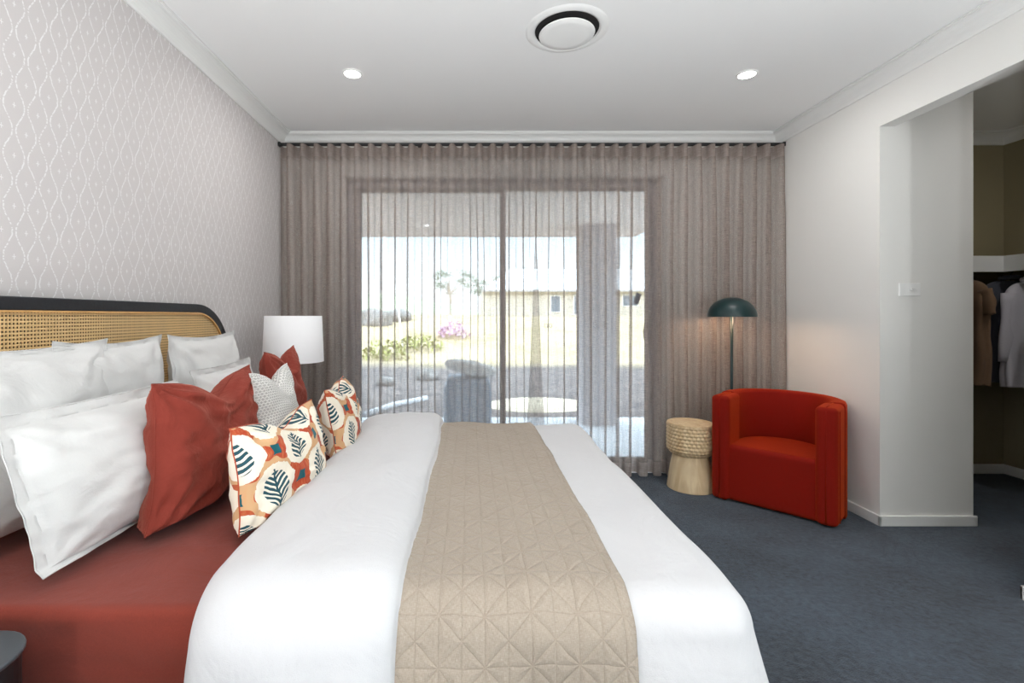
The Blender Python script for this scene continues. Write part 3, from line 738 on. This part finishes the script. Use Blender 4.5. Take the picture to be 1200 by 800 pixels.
# ------------------------------------------------------------------ side table (carved stool)
st_ = empty('side_table', (1.606, 3.505, 0), 0, 'pale wooden drum side table with carved upper part, beside the armchair', 'side table')
bm = NB(); lathe(bm, [(0, 0), (0.158, 0), (0.160, 0.004), (0.150, 0.08), (0.138, 0.16), (0.124, 0.225), (0.118, 0.255), (0, 0.255)], n=48); link('pedestal', bm, 'wood', st_, smooth=False)
bm = NB(); nseg = 240; zs = 55
def drumR(z):
    k = (z - 0.245) / 0.225
    if k < 0.22: return 0.126 + 0.034 * math.sin(PI / 2 * k / 0.22)
    return 0.160 + 0.002 * (1 - k)
rings = []
for j in range(zs + 1):
    z = 0.245 + 0.225 * j / zs; ring = []
    for i in range(nseg):
        a = 2 * PI * i / nseg; row = int((z - 0.245) / 0.025)
        ph = (a / (2 * PI) * 34 + 0.5 * (row % 2)) % 1.0; pv = ((z - 0.245) / 0.025) % 1.0
        d = max(0, math.sin(PI * ph)) * max(0, math.sin(PI * pv))
        r = drumR(z) + (0.011 * (d ** 0.7) - 0.007) * (1 if 0 < j < zs - 1 else 0)
        ring.append(bm.verts.new((r * math.cos(a), r * math.sin(a), z)))
    rings.append(ring)
for A, B in zip(rings, rings[1:]):
    for i in range(nseg): bm.faces.new((A[i], A[(i + 1) % nseg], B[(i + 1) % nseg], B[i]))
bm.faces.new(rings[0]); bm.faces.new(rings[-1]); link('carved_drum', bm, 'wood', st_)
bm = NB(); lathe(bm, [(0, 0.470), (0.150, 0.470), (0.157, 0.470), (0.158, 0.474), (0.150, 0.477), (0.118, 0.476), (0.114, 0.4725), (0, 0.4725)], n=56); link('table_top', bm, 'wood', st_, smooth=False)

# ------------------------------------------------------------------ armchair
ch = empty('armchair', (1.89, 3.04, 0), math.atan2(-0.725, 0.69), 'orange red velvet tub armchair in the corner by the wall', 'armchair')
# local: x across the front (to the right seen from the camera), y to the back, front face at y = 0
W2, HC = 0.355, 0.715
def tubshell(rx, ry, yc, th, z0, z1, a0, a1, n=40):
    bm = NB(); secs = []
    r = 0.022
    for i in range(n + 1):
        a = a0 + (a1 - a0) * i / n
        c, s = math.cos(a), math.sin(a)
        nx, ny = c / rx, s / ry; l = math.hypot(nx, ny); nx /= l; ny /= l
        px, py = rx * c, yc + ry * s
        sec = []
        for (o_, z) in ((0, z0), (0, z1 - r), (r * 0.3, z1 - r * 0.3), (r, z1), (th - r, z1), (th - r * 0.3, z1 - r * 0.3), (th, z1 - r), (th, z0)):
            sec.append(bm.verts.new((px - nx * o_, py - ny * o_, z)))
        secs.append(sec)
    for A, B in zip(secs, secs[1:]):
        for k in range(8): bm.faces.new((A[k], A[(k + 1) % 8], B[(k + 1) % 8], B[k]))
    bm.faces.new(secs[0]); bm.faces.new(secs[-1])
    return bm
link('backrest', tubshell(W2, 0.36, 0.25, 0.085, 0.012, HC, -0.12, PI + 0.12), 'chair_velvet', ch, smooth=True)
def arm(s):
    # rounded slab: plan outline
    x1 = s * (W2 - 0.004); x0 = s * (W2 - 0.118); y0, y1 = 0.0, 0.235
    pts = []; R = 0.035
    xs = sorted((x0, x1))
    for i in range(7):
        a = PI + PI / 2 * i / 6; pts.append((xs[0] + R + R * math.cos(a), y0 + R + R * math.sin(a)))
    for i in range(7):
        a = -PI / 2 + PI / 2 * i / 6; pts.append((xs[1] - R + R * math.cos(a), y0 + R + R * math.sin(a)))
    pts += [(xs[1], y1), (xs[0] , y1)]
    bm = NB(); prism(bm, pts, 'z', 0.012, HC - 0.006)
    o = link('armrest', bm, 'chair_velvet', ch, bevel=0.026, seg=5, smooth=False)
    # seam piping
    b2 = NB(); sx = xs[0] + 0.5 * (xs[1] - xs[0])
    tube(b2, [(sx, y0 - 0.001, 0.03), (sx, y0 - 0.001, HC - 0.03), (sx, y0 + 0.02, HC - 0.006), (sx, y1, HC - 0.005)], 0.004, 6)
    link('piping', b2, 'chair_velvet', o, smooth=True)
    b3 = NB(); ex = x1 + s * 0.001
    tube(b3, [(ex, 0.055, 0.03), (ex, 0.055, HC - 0.03)], 0.004, 6); link('piping', b3, 'chair_velvet', o, smooth=True)
arm(-1); arm(1)
def seatpts(inset, yfront):
    pts = []; rx, ry, yc = W2 - 0.085 - inset, 0.36 - 0.085 - inset, 0.25
    pts.append((-rx, yfront)); pts.append((rx, yfront))
    for i in range(0, 25): a = PI * i / 24; pts.append((rx * math.cos(a), yc + ry * math.sin(a)))
    return pts
bm = NB(); prism(bm, seatpts(0.004, 0.024), 'z', 0.012, 0.385); o = link('seat', bm, 'chair_velvet', ch, bevel=0.03, seg=4)
for gx, gy in ((-0.28, 0.05), (0.28, 0.05), (-0.16, 0.50), (0.16, 0.50)):
    bm = NB(); lathe(bm, [(0, 0), (0.015, 0), (0.015, 0.013), (0, 0.013)], gx, gy, 12); link('foot', bm, 'black', ch)

# ------------------------------------------------------------------ switch
sw = empty('light_switch', (2.62, YP, 1.37), 0, 'white light switch plate on the partition wall', 'light switch')
sxp = (1065 - 551) / (563 / YP) - 2.62
link('switch_plate', boxes(((sxp - 0.062, -0.010, -0.002), (sxp + 0.062, 0, 0.074))), 'plastic', sw, bevel=0.002)
bm = NB(); lathe(bm, [(0, -0.006), (0.009, -0.005), (0.009, 0.0), (0, 0.0)], n=20)
bmesh.ops.rotate(bm, verts=bm.verts, cent=(0, 0, 0), matrix=Matrix.Rotation(-PI / 2, 3, 'X')); bmesh.ops.translate(bm, verts=bm.verts, vec=(sxp, -0.016, 0.036))
link('switch_button', bm, 'plastic', sw, smooth=True)

# ------------------------------------------------------------------ walk in robe
sh = empty('robe_shelf', (0, 0, 0), 0, 'white corner shelf above the hanging clothes in the walk-in robe', 'shelf')
SZ = 1.68
bm = NB(); prism(bm, [(3.0, YB - 0.013), (3.0, 3.46), (3.84, 3.46), (3.84, 1.0), (XW, 1.0), (XW, YB - 0.013)], 'z', SZ - 0.02, SZ); link('shelf_board', bm, 'gloss', sh)
link('shelf_edge', boxes(((3.0, 3.44, SZ - 0.115), (3.84, 3.46, SZ)), ((3.82, 1.0, SZ - 0.115), (3.84, 3.46, SZ))), 'gloss', sh, bevel=0.002)
link('hanging_rail', tube(NB(), [(3.0, 3.53, 1.61), (3.84, 3.53, 1.61)], 0.013, 12), 'steel', sh, smooth=True)
link('hanging_rail', tube(NB(), [(3.97, 1.0, 1.61), (3.97, 3.42, 1.61)], 0.013, 12), 'steel', sh, smooth=True)
def garment(name, x, y, ang, mat, wid, leng, slv, label, cat, seed, flare=0.0, ztop=1.50, slv_sp=0.16, hang='top', collar=False):
    """garment plane spans along local x, thin in local y, hung at ztop"""
    t = empty('clothes_hanger', (x, y, ztop), ang, 'black clothes hanger holding the ' + label.split(' hanging')[0].split(' nearest')[0], 'hanger', 'black clothes hangers in the robe')
    bm = NB(); tube(bm, [(0.0, 0, 0.0), (0, 0, 0.05), (0.004, 0, 0.062), (0.02, 0, 0.075), (0.022, 0, 0.10), (0.006, 0, 0.122), (-0.014, 0, 0.118), (-0.02, 0, 0.10)], 0.0025, 6); link('hook', bm, 'black', t, smooth=True)
    bm = NB(); tube(bm, [(-wid * 0.44, 0, -0.075), (-0.1, 0, -0.025), (0, 0, 0.0), (0.1, 0, -0.025), (wid * 0.44, 0, -0.075)], [0.008, 0.006, 0.006, 0.006, 0.008], 8); link('shoulder_bar', bm, 'black', t, smooth=True)
    bm = NB(); nu, nv = 64, 50
    def P(u, v):
        a = 2 * PI * u
        sh_ = min(1.0, v / 0.14)
        hw = (0.07 + (wid / 2 - 0.07) * math.sin(PI / 2 * sh_)) + flare * v
        th = 0.012 + 0.035 * math.sin(PI / 2 * min(1, v * 4)) + 0.02 * v
        z = -leng * v - 0.0
        if v < 0.14: z = -0.085 * (1 - math.cos(PI / 2 * sh_)) - 0.005
        else: z = -0.09 - (leng - 0.09) * (v - 0.14) / 0.86
        c, s = math.cos(a), math.sin(a)
        f = 0.010 * math.sin(a * 7 + seed + 2 * nz(u * 2, v * 2, seed)) * min(1, v * 2) + 0.008 * nz(c * 2, v * 5, seed, 1.5)
        return (hw * (abs(c) ** 0.8) * (1 if c > 0 else -1) + f * c, (th + f) * s, z + 0.006 * nz(c, s, seed, 2) * v)
    grid(bm, P, nu, nv); bmesh.ops.remove_doubles(bm, verts=bm.verts, dist=0.0005)
    o = link(name, bm, mat, smooth=True, loc=(x, y, ztop + 0.012)); o.rotation_euler = (0, 0, ang)
    o.modifiers.new('sol', 'SOLIDIFY').thickness = 0.002
    tag(o, label, cat)
    for sx in (-1, 1):
        b = NB(); pts = []; rs = []
        for k in range(9):
            q = k / 8
            pts.append((sx * (wid / 2 - 0.035 + slv_sp * q ** 0.8 * min(1, slv / 0.25) ), 0.004 * math.sin(5 * q + seed), -0.085 - slv * q)); rs.append(0.052 - 0.012 * q + 0.005 * math.sin(q * 9 + seed))
        nn = 18; rings = []
        for p_, r_ in zip(pts, rs):
            rings.append([b.verts.new((p_[0] + r_ * 1.15 * math.cos(2 * PI * i / nn) * 0.95, p_[1] + r_ * 0.6 * math.sin(2 * PI * i / nn), p_[2] + 0.3 * r_ * math.cos(2 * PI * i / nn) * sx * (1 if slv < .3 else .2))) for i in range(nn)])
        for A, B in zip(rings, rings[1:]):
            for i in range(nn): b.faces.new((A[i], A[(i + 1) % nn], B[(i + 1) % nn], B[i]))
        b.faces.new(rings[0])
        link('sleeve', b, mat, o, smooth=True).modifiers.new('sol', 'SOLIDIFY').thickness = 0.002
    b = NB()
    tube(b, [(0.072 * math.cos(a * PI / 8), 0.026 * math.sin(a * PI / 8), 0.004 + (0.012 if collar else 0.0) - 0.006 * math.cos(a * PI / 4)) for a in range(16)], 0.016 if collar else 0.006, 8, closed=True)
    link('collar' if collar else 'neckband', b, mat, o, smooth=True)
    return o
garment('tshirt', 3.61, 3.53, PI / 2 - 0.05, 'tee', 0.38, 0.75, 0.17, 'tan short sleeved tee hanging nearest the partition in the robe', 't-shirt', 3, slv_sp=0.07)
garment('shirt', 3.96, 3.52, 0.05, 'dark_shirt', 0.42, 0.74, 0.46, 'dark grey collared shirt hanging behind the light grey one', 'shirt', 6, slv_sp=0.07, collar=True)
garment('shirt', 3.96, 3.38, 0.05, 'grey_shirt', 0.40, 0.74, 0.48, 'light grey long sleeved shirt hanging at the right edge of the robe', 'shirt', 8, slv_sp=0.05, collar=True, flare=0.02, ztop=1.48)
garment('shirt', 3.97, 3.10, 0.1, 'dark_shirt', 0.40, 0.70, 0.46, 'charcoal shirt nearest the camera on the robe rail', 'shirt', 11, slv_sp=0.05, collar=True)

# ------------------------------------------------------------------ outdoors
struct('patio_slab', boxes(((-6, YB + 0.12, -0.12), (4.5, 6.07, -0.03))), 'concrete')
struct('patio_ceiling', boxes(((-7, YB + 0.12, 2.325), (2.18, 6.46, 2.36))), 'soffit')
struct('patio_fascia', boxes(((-7, 6.46, 2.315), (2.18, 6.50, 2.52)), ((2.18, YB + 0.12, 2.315), (2.22, 6.5, 2.52))), 'soffit')
bm = NB(); prism(bm, [(-3.6 + 0, 2.85), (YB - 0.3, 2.82), (6.55, 2.53), (6.55, 2.60), (1.2, 5.1), (-3.6, 3.0)], 'x', -9, 2.9)
struct('unseen_shade_roof', bm, 'unseen_roof_tile')
# the roof above is unseen, shaped to shade the near yard
tag(link('pillar', boxes(((1.325, 5.62, -0.03), (1.715, 5.98, 2.325))), 'pillar', bevel=0.006), 'grey rendered pillar of the patio seen through the sliding door', 'pillar')
bm = NB()
def gz(y):
    if y < 14.5: return -0.14
    if y < 24: return -0.14 + (y - 14.5) / 9.5 * 1.25
    return 1.11 + (y - 24) * 0.006
def GP(u, v):
    x = -60 + 120 * u; y = 6.0 + 94 * v ** 2.0
    return (x, y, gz(y) + (0.10 * nz(x, y, 0, 0.25) + 0.05 * nz(x, y, 0, 0.9)) * min(1, max(0, y - 7) / 4))
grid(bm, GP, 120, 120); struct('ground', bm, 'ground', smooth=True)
bm = NB(); lathe(bm, [(0, 0.02), (0.8, 0.018), (1.0, -0.02)], 0, 0, 32); bmesh.ops.scale(bm, verts=bm.verts, vec=(0.85, 0.6, 1))  # thin pale disc painted as a patch of sun in the yard
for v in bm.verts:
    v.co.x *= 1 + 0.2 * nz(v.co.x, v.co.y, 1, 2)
tag(link('painted_sun_patch', bm, 'sunpatch', loc=(1.05, 7.5, -0.12)), 'pale painted patch of sunlight on the ground beyond the patio slab', 'sunpatch')
# neighbour's house
nb = empty('neighbour_house', (12, 45, 1.2), 0, 'long cream house with pale roof beyond the grassy bank', 'house')
X0, X1 = 1.15 - 12, 24 - 12
link('wall', boxes(((X0, 0, -0.6), (X1, 9, 2.35))), 'fibro', nb)
bm = NB(); prism(bm, [(-0.6, 2.35), (9.6, 2.35), (4.5, 4.9)], 'x', X0 - 0.0, X1 + 0.6)
for v in bm.verts:
    if v.co.z > 4 and v.co.x < 0: v.co.x += 3.0
link('roof', bm, 'roof', nb)
link('gutter', boxes(((X0 - 0.1, -0.75, 2.28), (X1 + 0.6, -0.6, 2.46))), 'fascia', nb)
for px0, px1, h0, h1 in ((646, 656, 0.45, 1.9), (673, 683, 0.2, 1.95), (730, 747, 1.0, 1.95)):
    a, b = (px0 - 551) * 45 / 563 - 12, (px1 - 551) * 45 / 563 - 12
    f = link('window', boxes(((a - 0.07, -0.06, h0 - 0.07), (b + 0.07, 0.0, h1 + 0.07))), 'plastic', nb)
    link('pane', boxes(((a, -0.08, h0), (b, -0.05, h1))), 'winpane', f)
# gum trees
def gum(x, y, z, h, cr, seed, label):
    rnd = random.Random(seed)
    t = empty('gum_tree', (x, y, z), 0, label, 'tree', 'gum trees on the skyline')
    bm = NB(); tube(bm, [(0, 0, 0), (0.1, 0, h * 0.3), (-0.15, 0, h * 0.6), (0, 0, h * 0.85)], [0.22, 0.17, 0.12, 0.05], 8)
    cl = []
    for k in range(9):
        a = rnd.uniform(0, 2 * PI); r = cr * rnd.uniform(0.25, 0.95); zz = h * rnd.uniform(0.55, 0.95)
        c = (r * math.cos(a), r * math.sin(a) * 0.6, zz); cl.append(c)
        tube(bm, [(0, 0, h * 0.42), (c[0] * 0.5, c[1] * 0.5, zz * 0.75), c], [0.09, 0.05, 0.02], 5)
    link('trunk', bm, 'bark', t)
    bm = NB()
    for c in cl:
        for q in range(150):
            d = Vector((rnd.gauss(0, 1), rnd.gauss(0, 1), rnd.gauss(0, 0.45))) * cr * 0.17
            p = Vector(c) + d; s = rnd.uniform(0.05, 0.11); an = rnd.uniform(0, 6.3)
            e1 = Vector((math.cos(an), math.sin(an), rnd.uniform(-.6, .6))) * s; e2 = Vector((-math.sin(an), 0.4, rnd.uniform(-1, 1))) * s * 0.8
            bm.faces.new([bm.verts.new(p + e1), bm.verts.new(p + e2), bm.verts.new(p - e1), bm.verts.new(p - e2)])
    link('foliage', bm, 'gum', t)
gum(-2.6, 62, 1.3, 6.6, 2.6, 2, 'pale gum tree on the skyline with the tallest open crown')
gum(2.2, 66, 1.3, 5.4, 2.8, 5, 'spreading gum tree on the skyline just left of the cream house')
gum(8.8, 78, 1.3, 8.6, 3.0, 9, 'faint gum tree rising behind the cream house roof')
bm = NB(); lathe(bm, [(0, 5.5), (8, 4.6), (16, 2.4), (24, 0), (24, -1)], 0, 0, 40)
for v in bm.verts: v.co.z += 0.6 * nz(v.co.x, v.co.y, 0, 0.2); v.co.y *= 0.4
struct('hill', bm, 'hill', loc=(-17, 88, 0), smooth=True)
def shrub(name, x, y, r, h, mat, label, cat, seed, n=320):
    rnd = random.Random(seed); bm = NB()
    for q in range(n):
        a = rnd.uniform(0, 2 * PI); e = rnd.random() ** 0.5; rr_ = r * e * rnd.uniform(0.6, 1); zz = h * (1 - (rr_ / r) ** 2) * rnd.uniform(0.15, 1)
        p = Vector((rr_ * math.cos(a), rr_ * math.sin(a), zz)); s = rnd.uniform(0.04, 0.09); an = rnd.uniform(0, 6.3)
        e1 = Vector((math.cos(an), math.sin(an), rnd.uniform(0, 1.2))) * s; e2 = Vector((-math.sin(an), math.cos(an), rnd.uniform(-.5, .5))) * s * 0.6
        bm.faces.new([bm.verts.new(p + e1), bm.verts.new(p + e2), bm.verts.new(p - e1), bm.verts.new(p - e2)])
    return tag(link(name, bm, mat, loc=(x, y, gz(y) - 0.03)), label, cat)
def gpx(px, y): return (px - 551) * y / 563
shrub('shrub', gpx(450, 15), 15, 0.9, 0.7, 'shrub', 'olive green shrub low on the bank near the left window frame', 'shrub', 1)
shrub('shrub', gpx(492, 16.5), 16.5, 1.0, 0.6, 'shrub', 'olive green shrub at the bank foot beside the white post', 'shrub', 2)
shrub('flowering_shrub', gpx(531, 19), 19, 0.75, 0.7, 'pinkflower', 'pink flowering shrub on the yellow bank', 'shrub', 3)
def rockbm(r, seed):
    bm = NB(); bmesh.ops.create_icosphere(bm, subdivisions=3, radius=r)
    for v in bm.verts:
        k = 1 + 0.35 * nz(*v.co, 1.2 / r, seed); v.co = Vector((v.co.x * k * 1.3, v.co.y * k, v.co.z * k * 0.8))
    return bm
for (px, yy, r, s, lb) in ((441, 22, 0.62, 1, 'large dark grey boulder on the bank at the left window edge'), (466, 23.5, 0.5, 4, 'dark grey boulder on the bank just right of the large one'), (452, 9.6, 0.16, 8, 'small rock in the shaded yard near the kerb'), (500, 10.5, 0.2, 9, 'grey rock in the shaded yard behind the kerb')):
    tag(link('rock', rockbm(r, s), 'rock', loc=(gpx(px, yy), yy, gz(yy) + r * 0.35), smooth=True), lb, 'rock')
tag(link('leaning_post', tube(NB(), [(gpx(464, 18), 18, gz(18) - 0.05 + 2.1), (gpx(472, 17), 17, gz(17) - 0.1)], 0.04, 8), 'plastic'), 'thin white leaning post on the bank left of the shrub', 'post')
tag(link('kerb', tube(NB(), [(gpx(425, 6.6), 6.6, -0.12), (gpx(460, 7.3), 7.3, -0.11), (gpx(500, 7.9), 7.9, -0.11)], 0.05, 8), 'concrete', smooth=True), 'pale garden kerb crossing the shaded yard', 'kerb')
# outdoor lounge chair with white cushion
oc = empty('outdoor_armchair', (gpx(549, 5.45), 5.45, -0.03), 0, 'pale grey woven outdoor armchair on the patio with white cushion on top', 'outdoor chair')
link('body', boxes(((-0.24, -0.22, 0.04), (0.22, 0.22, 0.60)), ((-0.27, -0.25, 0.04), (-0.21, 0.22, 0.52)), ((0.19, -0.25, 0.04), (0.25, 0.22, 0.54))), 'outdoor', oc, bevel=0.03, seg=3)
for sx, sy in ((-0.2, -0.2), (0.2, -0.2), (-0.2, 0.18), (0.2, 0.18)):
    link('leg', boxes(((sx - 0.02, sy - 0.02, 0), (sx + 0.02, sy + 0.02, 0.05))), 'black', oc)
bm = NB(); bmesh.ops.create_uvsphere(bm, u_segments=32, v_segments=18, radius=1)
for v in bm.verts:
    k = 1 + 0.10 * nz(*v.co, 2.0, 3); v.co = Vector((v.co.x * 0.30 * k, v.co.y * 0.22 * k, v.co.z * 0.085 * k - v.co.x * 0.09 * 0.6))
tag(link('outdoor_cushion', bm, 'white_cotton', loc=(gpx(552, 5.4), 5.40, 0.665), smooth=True), 'white cushion lying on the back of the outdoor armchair', 'cushion')
tg = link('safety_tag', boxes(((-0.022, -0.003, -0.045), (0.022, 0.003, 0.045))), 'tag', sr, loc=(gpx(747, 3.93), GY - 0.0185, 1.39), bevel=0.002); tg.rotation_euler = (0, 0.35, 0)
for px in (497, 683):
    t = empty('patio_downlight', (gpx(px, 5.9 if px < 600 else 5.4), 5.75 if px < 600 else 5.2, 2.325), 0, 'small downlight in the patio ceiling ' + ('left of the door mullion' if px < 600 else 'near the pillar'), 'downlight', 'patio ceiling downlights')
    bm = NB(); lathe(bm, [(0, -0.006), (0.045, -0.006), (0.05, 0.0), (0, 0.0)], n=24); link('diffuser', bm, 'plastic', t)

# ------------------------------------------------------------------ sky and sun
w = bpy.data.worlds.new('sky'); bpy.context.scene.world = w; w.use_nodes = True; nt = w.node_tree; nt.nodes.clear()
wo = nt.nodes.new('ShaderNodeOutputWorld'); bg = nt.nodes.new('ShaderNodeBackground'); tc = nt.nodes.new('ShaderNodeTexCoord'); sp = nt.nodes.new('ShaderNodeSeparateXYZ'); cr = nt.nodes.new('ShaderNodeValToRGB')
nt.links.new(tc.outputs['Generated'], sp.inputs[0]); nt.links.new(sp.outputs[2], cr.inputs[0]); nt.links.new(cr.outputs[0], bg.inputs[0]); nt.links.new(bg.outputs[0], wo.inputs[0])
e = cr.color_ramp.elements
def sky(k, c): return tuple(k * v for v in c) + (1,)
e[0].position = 0.0; e[0].color = sky(0.20, (0.95, 0.92, 0.85))
e[1].position = 0.8; e[1].color = sky(0.8, (0.80, 0.92, 1.0))
for p_, k_, c_ in ((0.004, 0.30, (0.98, 0.99, 1.0)), (0.07, 0.29, (0.90, 0.97, 1.0)), (0.16, 0.26, (0.72, 0.88, 1.0)), (0.35, 0.5, (0.72, 0.88, 1.0))):
    m_ = e.new(p_); m_.color = sky(k_, c_)
bg.inputs[1].default_value = 11
sl = bpy.data.lights.new('sun', 'SUN'); sl.energy = 3.8; sl.angle = 0.01; sl.color = (1, 0.96, 0.91)
so = bpy.data.objects.new('sun', sl); C.objects.link(so); so.location = (0, 0, 12)
so.rotation_euler = Vector((0.45, 1.0, -0.42)).to_track_quat('-Z', 'Y').to_euler()

# ------------------------------------------------------------------ camera
cam = bpy.data.cameras.new('camera'); co = bpy.data.objects.new('camera', cam); C.objects.link(co)
co.location = (0, 0, 1.25); co.rotation_euler = (PI / 2, 0, 0)
cam.sensor_width = 36; cam.lens = 36 * 563 / 1200; cam.shift_x = (600 - 551) / 1200; cam.shift_y = -(400 - 370) / 1200
cam.clip_start = 0.05; cam.clip_end = 500
sc = bpy.context.scene; sc.camera = co
sc.view_settings.view_transform = 'Standard'; sc.view_settings.look = 'None'; sc.view_settings.gamma = 1; sc.view_settings.exposure = 0.0
sc.view_settings.use_curve_mapping = False
sc.cycles.max_bounces = 10; sc.cycles.diffuse_bounces = 5; sc.cycles.transparent_max_bounces = 24
sc.cycles.sample_clamp_indirect = 6; sc.cycles.caustics_reflective = False; sc.cycles.caustics_refractive = False
